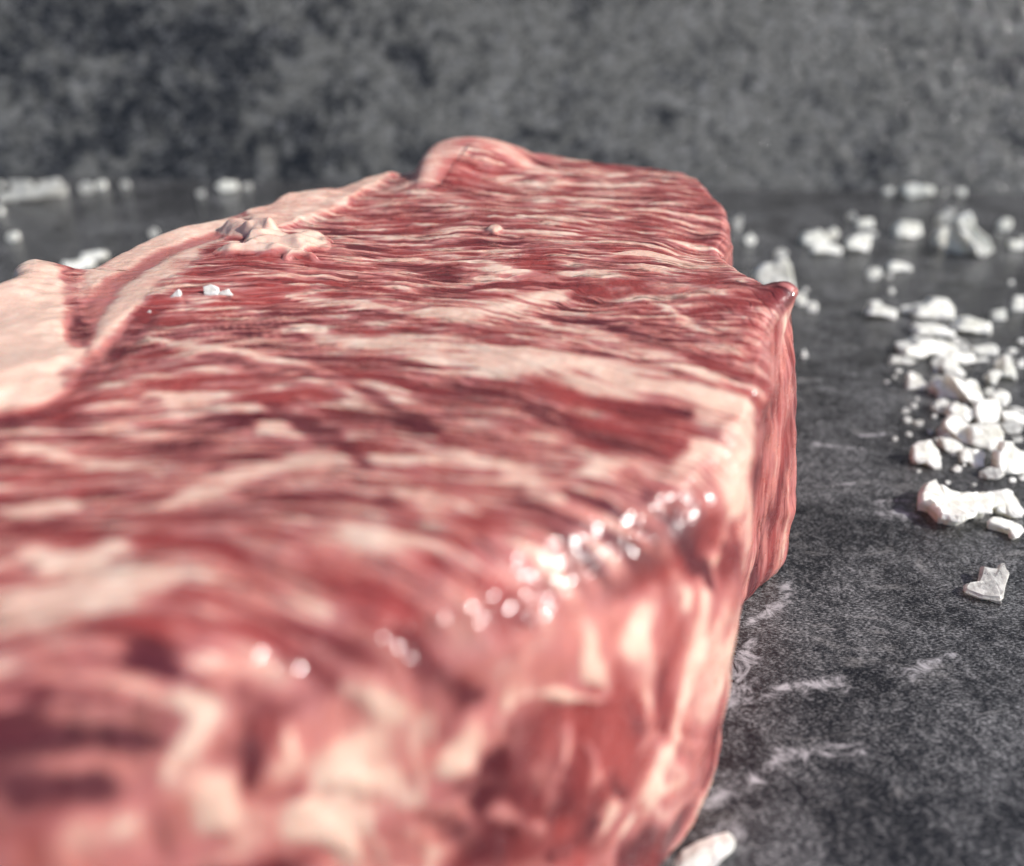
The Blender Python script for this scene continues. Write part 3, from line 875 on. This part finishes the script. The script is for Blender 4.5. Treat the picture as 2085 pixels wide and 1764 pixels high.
SALT = [
    # crop, name, lean, material, label, outline
    ('C', 'salt_flake', 82, 0, 'large ragged curved salt flake lying nearest the steak side of the spill front', [(540, 150), (590, 120), (650, 180), (820, 220), (1000, 260), (1180, 275), (1230, 260), (1250, 290), (1350, 255), (1400, 265), (1395, 400), (1380, 545), (1190, 545), (1170, 580), (1070, 630), (1000, 670), (870, 665), (730, 630), (690, 570), (640, 500), (590, 440), (455, 400), (465, 260), (490, 220)]),
    ('C', 'salt_flake', 80, 0, 'bright stepped salt flake touching the right end of the large ragged flake', [(1390, 220), (1430, 185), (1620, 150), (1680, 200), (1740, 280), (1840, 440), (1790, 540), (1690, 535), (1590, 480), (1480, 440), (1490, 390), (1400, 400), (1400, 300)]),
    ('C', 'salt_flake', 80, 0, 'slender salt sliver with a small knob lying just below the stepped flake', [(1360, 580), (1440, 520), (1550, 550), (1800, 630), (1840, 700), (1760, 800), (1720, 815), (1670, 780), (1660, 710), (1380, 620)]),
    ('C', 'salt_flake', 78, 1, 'see-through square salt flake with two raised edges lying alone on the slate', [(1285, 1170), (1500, 1205), (1530, 1145), (1570, 1145), (1635, 1270), (1550, 1600), (1500, 1645), (1080, 1510), (1050, 1440), (1100, 1400), (1225, 1410)]),
    ('B', 'salt_crystal', 50, 0, 'tilted salt shard with a split edge at the front left of the pile', [(475, 1060), (545, 1000), (720, 970), (830, 1120), (870, 1390), (770, 1400), (700, 1340), (650, 1290), (560, 1310), (480, 1240)]),
    ('B', 'salt_crystal', 55, 0, 'small rounded lump of salt just right of the split shard', [(865, 930), (1050, 960), (1180, 1050), (1170, 1140), (1020, 1160), (930, 1100)]),
    ('B', 'salt_crystal', 60, 0, 'crumbly cross-shaped salt piece in front of the big smooth cube', [(1175, 1120), (1260, 1080), (1380, 1110), (1500, 1150), (1520, 1210), (1490, 1270), (1500, 1365), (1330, 1365), (1310, 1300), (1190, 1290), (1165, 1210)]),
    ('B', 'salt_crystal', 40, 0, 'big smooth cube of salt at the front of the pile', [(1310, 800), (1430, 770), (1700, 740), (1780, 860), (1770, 1100), (1560, 1110), (1430, 1080), (1320, 1030)]),
    ('B', 'salt_crystal', 40, 0, 'big five-sided block of salt at the photo edge beside the smooth cube', [(1790, 1000), (1920, 1010), (1950, 1080), (2085, 1150), (2095, 1470), (1900, 1475), (1790, 1460), (1720, 1410), (1700, 1150), (1760, 1130)]),
    ('B', 'salt_flake', 76, 1, 'thin cloudy salt flake lying flat in front of the five-sided block', [(1440, 1460), (1560, 1400), (1600, 1390), (1650, 1420), (1740, 1420), (1790, 1500), (1690, 1575), (1540, 1560)]),
    ('B', 'salt_crystal', 60, 0, 'small salt chip at the photo edge under the five-sided block', [(2010, 1510), (2095, 1480), (2095, 1560), (2050, 1565)]),
    ('B', 'salt_crystal', 50, 1, 'greyish clear salt wedge behind the small rounded lump', [(850, 800), (950, 780), (1030, 830), (1110, 960), (1000, 960), (860, 920)]),
    ('B', 'salt_crystal', 50, 0, 'broad white salt chunk directly left of the big smooth cube', [(920, 720), (1000, 610), (1150, 660), (1300, 760), (1300, 900), (1290, 1050), (1180, 1000), (1060, 880), (930, 770)]),
    ('B', 'salt_crystal', 45, 0, 'white salt lump behind the broad white chunk, mid pile', [(990, 520), (1080, 420), (1200, 460), (1340, 540), (1350, 640), (1250, 720), (1050, 660)]),
    ('B', 'salt_crystal', 50, 1, 'creased clear salt piece at the left flank of the pile', [(760, 480), (860, 370), (980, 390), (1050, 470), (990, 600), (830, 570)]),
    ('B', 'salt_crystal', 35, 0, 'bright tooth-shaped salt crystal standing at the left of the pile', [(380, 240), (400, 20), (435, -25), (540, 10), (600, 100), (680, 170), (640, 240)]),
    ('B', 'salt_crystal', 50, 0, 'rounded pinkish-white salt piece behind the creased clear one', [(750, 150), (860, 70), (960, 70), (1060, 170), (1200, 280), (1100, 390), (930, 340), (800, 230)]),
    ('B', 'salt_crystal', 45, 0, 'long white salt slab lying slantwise across the middle of the pile', [(960, 0), (1100, 60), (1230, 130), (1300, 80), (1390, 120), (1430, 230), (1480, 380), (1400, 480), (1250, 350), (1100, 180)]),
    ('B', 'salt_crystal', 45, 0, 'round-edged white salt crystal at the right of the slantwise slab', [(1620, 320), (1740, 230), (1860, 290), (1880, 400), (1780, 500), (1640, 380)]),
    ('B', 'salt_crystal', 40, 1, 'small glassy salt grain against the left of the round-edged crystal', [(1520, 230), (1590, 200), (1640, 230), (1650, 300), (1610, 350), (1540, 320)]),
    ('B', 'salt_crystal', 45, 0, 'brightest salt chunk directly behind the big smooth cube', [(1390, 420), (1500, 380), (1700, 400), (1750, 520), (1700, 700), (1420, 740), (1360, 600)]),
    ('B', 'salt_flake', 60, 1, 'thin oval salt flake at the photo edge above the right-hand rubble', [(1860, 510), (2000, 490), (2095, 520), (2095, 590), (1950, 570)]),
    ('B', 'salt_crystal', 55, 0, 'long pale salt piece at the right, between brightest chunk and photo edge', [(1720, 560), (1950, 560), (2095, 620), (2095, 760), (1800, 700)]),
    ('B', 'salt_crystal', 50, 1, 'cloudy salt rubble piece right of the big smooth cube', [(1750, 750), (2000, 720), (2060, 800), (2000, 890), (1830, 860)]),
    ('B', 'salt_crystal', 50, 1, 'tiny square clear salt grain above the five-sided block', [(1930, 920), (2060, 930), (2060, 1000), (1930, 1000)]),
    ('A', 'salt_crystal', 30, 0, 'hump-backed salt crystal mirrored in the slate behind the pile', [(490, 280), (560, 190), (630, 190), (780, 90), (960, 90), (1050, 200), (1060, 380), (850, 380), (500, 350)]),
    ('A', 'salt_crystal', 35, 0, 'bar-shaped salt crystal lying in front of the hump-backed one', [(500, 590), (550, 490), (870, 490), (1080, 580), (1060, 630), (520, 610)]),
    ('A', 'salt_crystal', 30, 0, 'saddle-shaped bright salt crystal right of the bar-shaped one', [(1070, 520), (1210, 370), (1350, 360), (1430, 420), (1590, 440), (1590, 600), (1400, 570), (1300, 560)]),
    ('A', 'salt_crystal', 20, 0, 'upright boxy salt crystal standing alone right of the saddle-shaped one', [(1620, 390), (1640, 270), (1810, 230), (1820, 390)]),
    ('A', 'salt_crystal', 25, 0, 'tall salt crystal cut off by the photo edge behind the pile', [(1900, 260), (1960, 40), (2095, 40), (2095, 260)]),
    ('A', 'salt_crystal', 40, 0, 'little salt grain between the hat-topped and the hump-backed crystals', [(300, 200), (450, 175), (450, 240), (380, 290), (310, 260)]),
    ('H', 'salt_crystal', 35, 0, 'hat-topped flat salt crystal standing alone left of the hump-backed one', [(1190, 870), (1195, 832), (1240, 825), (1260, 860), (1340, 880), (1330, 935), (1170, 905)]),
    ('A', 'salt_crystal', 45, 0, 'wide white salt slab at the back left top of the pile', [(300, 800), (490, 760), (560, 690), (800, 730), (1000, 740), (1150, 850), (1000, 950), (760, 890), (600, 960), (330, 960)]),
    ('A', 'salt_crystal', 35, 1, 'greyish leaning salt piece at the back top of the pile', [(1020, 680), (1130, 640), (1250, 700), (1320, 800), (1240, 870), (1100, 790)]),
    ('A', 'salt_crystal', 35, 0, 'rod-shaped salt crystal sticking out right from the top of the pile', [(1330, 800), (1660, 750), (1710, 820), (1690, 910), (1400, 910)]),
    ('A', 'salt_crystal', 50, 0, 'short thin salt rod just under the rod-shaped crystal', [(1340, 960), (1550, 940), (1550, 990), (1380, 1000)]),
    ('A', 'salt_crystal', 50, 0, 'large white salt mass in the upper middle of the pile', [(890, 950), (1100, 900), (1330, 870), (1370, 1000), (1220, 1040), (1100, 1010), (950, 1090)]),
    ('A', 'salt_crystal', 50, 0, 'white salt wedge pointing right below the upper middle mass', [(870, 1040), (1080, 1000), (1150, 1090), (1230, 1180), (1190, 1220), (1060, 1190), (940, 1130)]),
    ('A', 'salt_crystal', 45, 1, 'greyish salt bit below the wide white slab', [(740, 980), (850, 900), (870, 1000), (810, 1080), (760, 1060)]),
    ('A', 'salt_crystal', 50, 1, 'dull grey see-through salt wedge at the far left of the pile', [(130, 1040), (180, 910), (300, 940), (520, 1000), (420, 1040)]),
    ('A', 'salt_crystal', 25, 0, 'upright forked salt crystal with a little block on top, right of the pile', [(1790, 900), (1850, 880), (1900, 940), (1900, 1000), (1960, 1150), (1970, 1270), (1880, 1200), (1770, 1210), (1800, 1000)]),
    ('A', 'salt_crystal', 30, 0, 'pointed pale salt crystal leaning on the left of the forked one', [(1580, 1140), (1640, 1110), (1770, 1160), (1730, 1210), (1660, 1340), (1590, 1280)]),
    ('A', 'salt_crystal', 30, 0, 'thin spike of salt behind the pointed pale crystal', [(1690, 990), (1720, 960), (1770, 1090), (1740, 1130), (1690, 1080)]),
    ('A', 'salt_crystal', 45, 0, 'rounded salt grain behind the little block of the forked crystal', [(1850, 820), (1920, 790), (1990, 830), (1920, 890)]),
    ('A', 'salt_crystal', 40, 1, 'tiny clear salt bead left of the pointed pale crystal', [(1510, 1200), (1550, 1170), (1580, 1240), (1540, 1280)]),
    ('A', 'salt_crystal', 40, 0, 'half-seen salt lump at the photo edge below the tall cut-off crystal', [(1990, 700), (2040, 660), (2095, 670), (2095, 740)]),
    ('A', 'salt_crystal', 40, 0, 'half-seen white salt wedge at the photo edge right of the forked crystal', [(2000, 1010), (2095, 940), (2095, 1080), (2010, 1080)]),
    ('A', 'salt_crystal', 40, 1, 'thin clear salt splinter right of the forked crystal top', [(1950, 1000), (1980, 950), (2000, 1010), (1960, 1050)]),
    ('D', 'salt_crystal', 15, 0, 'triple-bumped blurred salt crystal at the foot of the stone panel', [(480, 160), (540, 90), (660, 60), (760, 90), (880, 100), (880, 190), (760, 200), (560, 240)]),
    ('D', 'salt_crystal', 20, 0, 'faint blurred salt dot left of the triple-bumped crystal', [(230, 120), (340, 110), (340, 190), (240, 190)]),
    ('D', 'salt_crystal', 20, 1, 'dimmest blurred salt dot just right of the triple-bumped crystal', [(1010, 150), (1060, 130), (1080, 200), (1010, 200)]),
    ('D', 'salt_crystal', 20, 0, 'second blurred salt dot right of the triple-bumped crystal', [(1200, 120), (1310, 110), (1310, 200), (1220, 220)]),
    ('D', 'salt_crystal', 25, 0, 'notched square salt crystal left of the tall white one', [(380, 640), (440, 570), (550, 550), (590, 600), (620, 560), (700, 570), (720, 720), (640, 770), (390, 770)]),
    ('D', 'salt_crystal', 20, 1, 'pinkish blurred salt crystal behind the tall white one', [(950, 470), (1090, 380), (1160, 410), (1120, 540), (1050, 590), (980, 540)]),
    ('D', 'salt_crystal', 20, 0, 'grey-white salt crystal against the left of the tall white one', [(930, 720), (1020, 620), (1100, 650), (1180, 650), (1190, 730), (1160, 900), (960, 900)]),
    ('D', 'salt_crystal', 12, 0, 'tall bright leaning salt crystal, the highest of all, mirrored in the slate', [(1190, 560), (1220, 490), (1370, 430), (1410, 520), (1430, 620), (1600, 760), (1670, 930), (1530, 1040), (1460, 990), (1380, 860), (1280, 760)]),
    ('D', 'salt_crystal', 20, 0, 'shaded salt lump tucked under the tall bright leaning crystal', [(1130, 880), (1230, 750), (1330, 800), (1420, 940), (1350, 980), (1180, 985)]),
    ('D', 'salt_crystal', 20, 0, 'egg-shaped salt crystal right of the tall bright leaning one', [(1760, 590), (1830, 510), (1920, 530), (1920, 620), (1850, 690), (1770, 640)]),
    ('D', 'salt_crystal', 30, 1, 'tiny salt speck beside the egg-shaped crystal', [(1710, 730), (1750, 695), (1775, 740)]),
    ('D', 'salt_crystal', 25, 0, 'flat-topped salt crystal cut by the photo edge below the egg-shaped one', [(1900, 870), (1920, 800), (2060, 810), (2095, 750), (2095, 920), (1910, 930)]),
    ('D', 'salt_crystal', 35, 0, 'low oblong salt crystal right of the round lone one', [(270, 1160), (330, 1095), (420, 1100), (570, 1150), (590, 1210), (300, 1230)]),
    ('D', 'salt_crystal', 25, 0, 'round lone salt crystal left of the low oblong one', [(0, 1240), (60, 1170), (150, 1170), (190, 1250), (130, 1330), (20, 1330)]),
    ('D', 'salt_crystal', 40, 1, 'small clear salt grain at the foot of the low oblong crystal', [(250, 1260), (330, 1240), (330, 1310), (270, 1310)]),
    ('D', 'salt_crystal', 45, 0, 'salt speck midway between the low oblong and the hump-backed crystals', [(290, 1460), (340, 1440), (360, 1500), (310, 1520)]),
    ('D', 'salt_crystal', 45, 0, 'lone salt speck behind the tall crystal at the photo edge', [(1890, 1350), (1930, 1330), (1950, 1390), (1890, 1390)]),
    ('E', 'salt_crystal', 25, 0, 'dome-shaped blurred salt crystal right of the far bulge of the steak', [(905, 540), (960, 450), (1150, 400), (1200, 460), (1260, 560), (1240, 610), (930, 580)]),
    ('E', 'salt_crystal', 20, 0, 'small salt knob behind the right end of the dome-shaped crystal', [(1250, 420), (1320, 365), (1390, 420), (1370, 500), (1290, 510), (1260, 570)]),
    ('E', 'salt_crystal', 40, 0, 'flat salt bar in front of the dome-shaped crystal', [(1020, 640), (1100, 620), (1350, 600), (1430, 660), (1400, 720), (1040, 700)]),
    ('E', 'salt_crystal', 30, 0, 'banded salt crystal right of the flat salt bar', [(1500, 600), (1520, 520), (1680, 450), (1790, 460), (1800, 560), (1760, 690), (1520, 650)]),
    ('E', 'salt_crystal', 25, 0, 'short barrel-shaped salt crystal behind the banded one', [(1630, 310), (1660, 260), (1830, 250), (1840, 370), (1640, 370)]),
    ('E', 'salt_crystal', 40, 1, 'clear salt chip at the upper right of the banded crystal', [(1800, 420), (1900, 420), (1880, 480), (1810, 480)]),
    ('E', 'salt_crystal', 25, 1, 'faint round salt dot behind the barrel-shaped crystal', [(1510, 190), (1570, 160), (1620, 210), (1590, 260), (1520, 240)]),
    ('E', 'salt_crystal', 15, 0, 'big blurred salt crystal rising just behind the pointed corner of the steak', [(280, 1010), (340, 900), (440, 840), (530, 840), (620, 790), (680, 770), (740, 860), (790, 1160), (540, 1180), (370, 1150)]),
    ('E', 'salt_crystal', 25, 1, 'small blurred salt dot behind the peak of the big crystal by the steak corner', [(550, 680), (640, 640), (710, 690), (680, 770), (580, 770)]),
    ('E', 'salt_crystal', 25, 0, 'white salt crystal half hidden by the pointed corner of the steak', [(790, 1260), (830, 1230), (900, 1230), (960, 1300), (940, 1390), (850, 1400)]),
    ('E', 'salt_crystal', 25, 0, 'squarish blurred salt crystal nearest to the pointed steak corner on its right', [(980, 1360), (1060, 1340), (1110, 1400), (1090, 1490), (980, 1480)]),
    ('E', 'salt_crystal', 25, 0, 'pear-shaped blurred salt crystal beside the far bulge of the steak', [(140, 520), (220, 440), (290, 520), (260, 580), (170, 590)]),
    ('E', 'salt_crystal', 15, 1, 'thin blurred salt crystal touching the outline of the far steak bulge', [(10, 260), (90, 200), (110, 300), (70, 420), (20, 420)]),
    ('E', 'salt_crystal', 35, 0, 'tiny salt speck behind the white crystal at the steak corner', [(900, 1200), (940, 1160), (985, 1170), (960, 1220)]),
    ('H', 'salt_crystal', 45, 0, 'tiny lone salt splinter on bare slate right of the side wall', [(785, 1145), (800, 1105), (820, 1150), (795, 1160)]),
    ('G', 'salt_crystal', 15, 0, 'blurred salt crystal at the left photo edge by the stone panel', [(-20, 180), (20, 190), (25, 260), (-20, 270)]),
    ('G', 'salt_crystal', 20, 1, 'oblong blurred salt crystal at the far left foot of the panel', [(110, 180), (330, 175), (380, 210), (350, 270), (150, 280)]),  # far left pieces use the dimmer clear salt to stand in for shade
    ('G', 'salt_crystal', 20, 1, 'blurred salt crystal above the tip of the long pale stick', [(470, 195), (680, 155), (730, 200), (710, 260), (520, 265)]),
    ('G', 'salt_crystal', 30, 1, 'long pale blurred stick of salt at the far left', [(-20, 380), (90, 335), (260, 310), (480, 280), (730, 270), (640, 360), (480, 400), (240, 420), (80, 420), (-20, 450)]),
    ('G', 'salt_crystal', 20, 1, 'roundest blurred salt dot right of the long pale stick', [(980, 250), (1060, 195), (1130, 210), (1150, 290), (1090, 340), (1010, 320)]),
    ('G', 'salt_crystal', 20, 0, 'second blurred salt dot right of the long pale stick', [(1180, 230), (1250, 170), (1310, 180), (1310, 270), (1200, 280)]),
    ('G', 'salt_crystal', 20, 1, 'third and faintest blurred salt dot right of the long pale stick', [(1510, 200), (1560, 170), (1600, 190), (1600, 260), (1530, 270)]),
    ('I', 'salt_crystal', 20, 0, 'double blurred salt dot at the panel foot behind the fat rim', [(900, 775), (930, 755), (980, 760), (980, 790), (930, 800)]),
    ('I', 'salt_crystal', 20, 1, 'faint blurred salt dot right of the double dot behind the fat rim', [(1010, 775), (1030, 760), (1045, 770), (1040, 790), (1015, 790)]),
    ('I', 'salt_crystal', 30, 1, 'dim salt speck in front and left of the double dot', [(820, 800), (845, 792), (850, 815), (825, 820)]),
    ('G', 'salt_crystal', 20, 0, 'lone blurred salt crystal on the empty slate left of the steak', [(80, 880), (140, 820), (210, 820), (220, 880), (160, 940), (100, 920)]),
    ('G', 'salt_crystal', 25, 1, 'small pale salt bit peeping over the fat rim of the steak', [(1870, 810), (1930, 770), (1970, 810), (1940, 870), (1880, 870)]),
    ('G', 'salt_crystal', 60, 0, 'flat bluish-white salt flake peeping out behind the left fat edge', [(1010, 1100), (1280, 1060), (1330, 1100), (1180, 1180), (1030, 1150)]),
    ('G', 'salt_crystal', 50, 0, 'bright white salt piece in the notch beside the fat cap', [(780, 1200), (920, 1200), (1030, 1150), (1110, 1150), (1160, 1220), (1000, 1310), (820, 1310)]),
    ('G', 'salt_crystal', 40, 0, 'white salt piece at the left photo edge behind the fat cap', [(-20, 1530), (50, 1490), (80, 1560), (-20, 1620)]),
    ('G', 'salt_crystal', 25, 0, 'half-seen blurred salt dot at the left photo edge below the stick', [(-20, 500), (25, 510), (25, 600), (-20, 600)]),
    ('J', 'salt_flake', 65, 0, 'very blurred creamy salt flake at the bottom photo edge beside the steak', [(200, 1150), (400, 1030), (600, 950), (780, 900), (840, 940), (800, 1050), (680, 1150), (560, 1300), (100, 1300)]),
]
for i, (c, nm, lean_, mt, lab, pts) in enumerate(SALT):
    rnd = random.Random(100 + i)
    ex = [((1590, 1230), (1500, 1630), .035), ((1070, 1460), (1500, 1610), .035)] if 'two raised edges' in lab else None
    crystal(nm, c, pts, lean_, lab, rnd, clear if mt else salt, extra=ex, thick=.5 if ex else 1.0)

# crumbs broken off in the pile: nothing tells one from the next
rnd = random.Random(77)
for i in range(64):
    t = rnd.random()
    x = 1850 + 150 * t + rnd.gauss(0, 62)
    y = 690 + 300 * t + rnd.gauss(0, 42)
    if not (1800 < x < 2078 and 640 < y < 1060):
        continue
    r = rnd.uniform(4, 11)
    a0 = rnd.uniform(0, 6.28)
    pts = [(x + r * rnd.uniform(.6, 1.1) * math.cos(a0 + a), y + r * rnd.uniform(.5, .9) * math.sin(a0 + a)) for a in (0, 1.1, 2.3, 3.2, 4.2, 5.3)]
    crystal('salt_crumb', 'P', pts, rnd.choice((25, 45, 65)), 'tiny crumb of salt among the larger crystals of the pile', rnd, rnd.choice((salt, clear)), group='salt crumbs in the pile')

# salt grains that cling to the cut face
for i, (lab, pts) in enumerate([
        ('larger white salt grain stuck on the cut face of the steak', [(645, 230), (690, 215), (735, 235), (738, 290), (650, 285)]),
        ('salt grain lying against the larger one on the steak', [(735, 265), (800, 245), (828, 285), (740, 293)]),
        ('small salt grain on the steak left of the pair of grains', [(430, 298), (470, 260), (490, 245), (505, 265), (502, 300)]),
        ('tiny salt speck on the steak nearest the fat cap', [(290, 392), (310, 375), (322, 400), (297, 408)])]):
    px = crop('K', pts)
    mid = np.mean(px, 0)
    near = np.argmin(np.abs(D[:NS * NS, 0] - hit(*mid)[0]) + np.abs(D[:NS * NS, 1] - hit(*mid)[1]))
    crystal('salt_grain', 'K', pts, 30, lab, random.Random(300 + i), salt, base=float(D[near, 2]) - 0.015, group='salt grains on the steak')
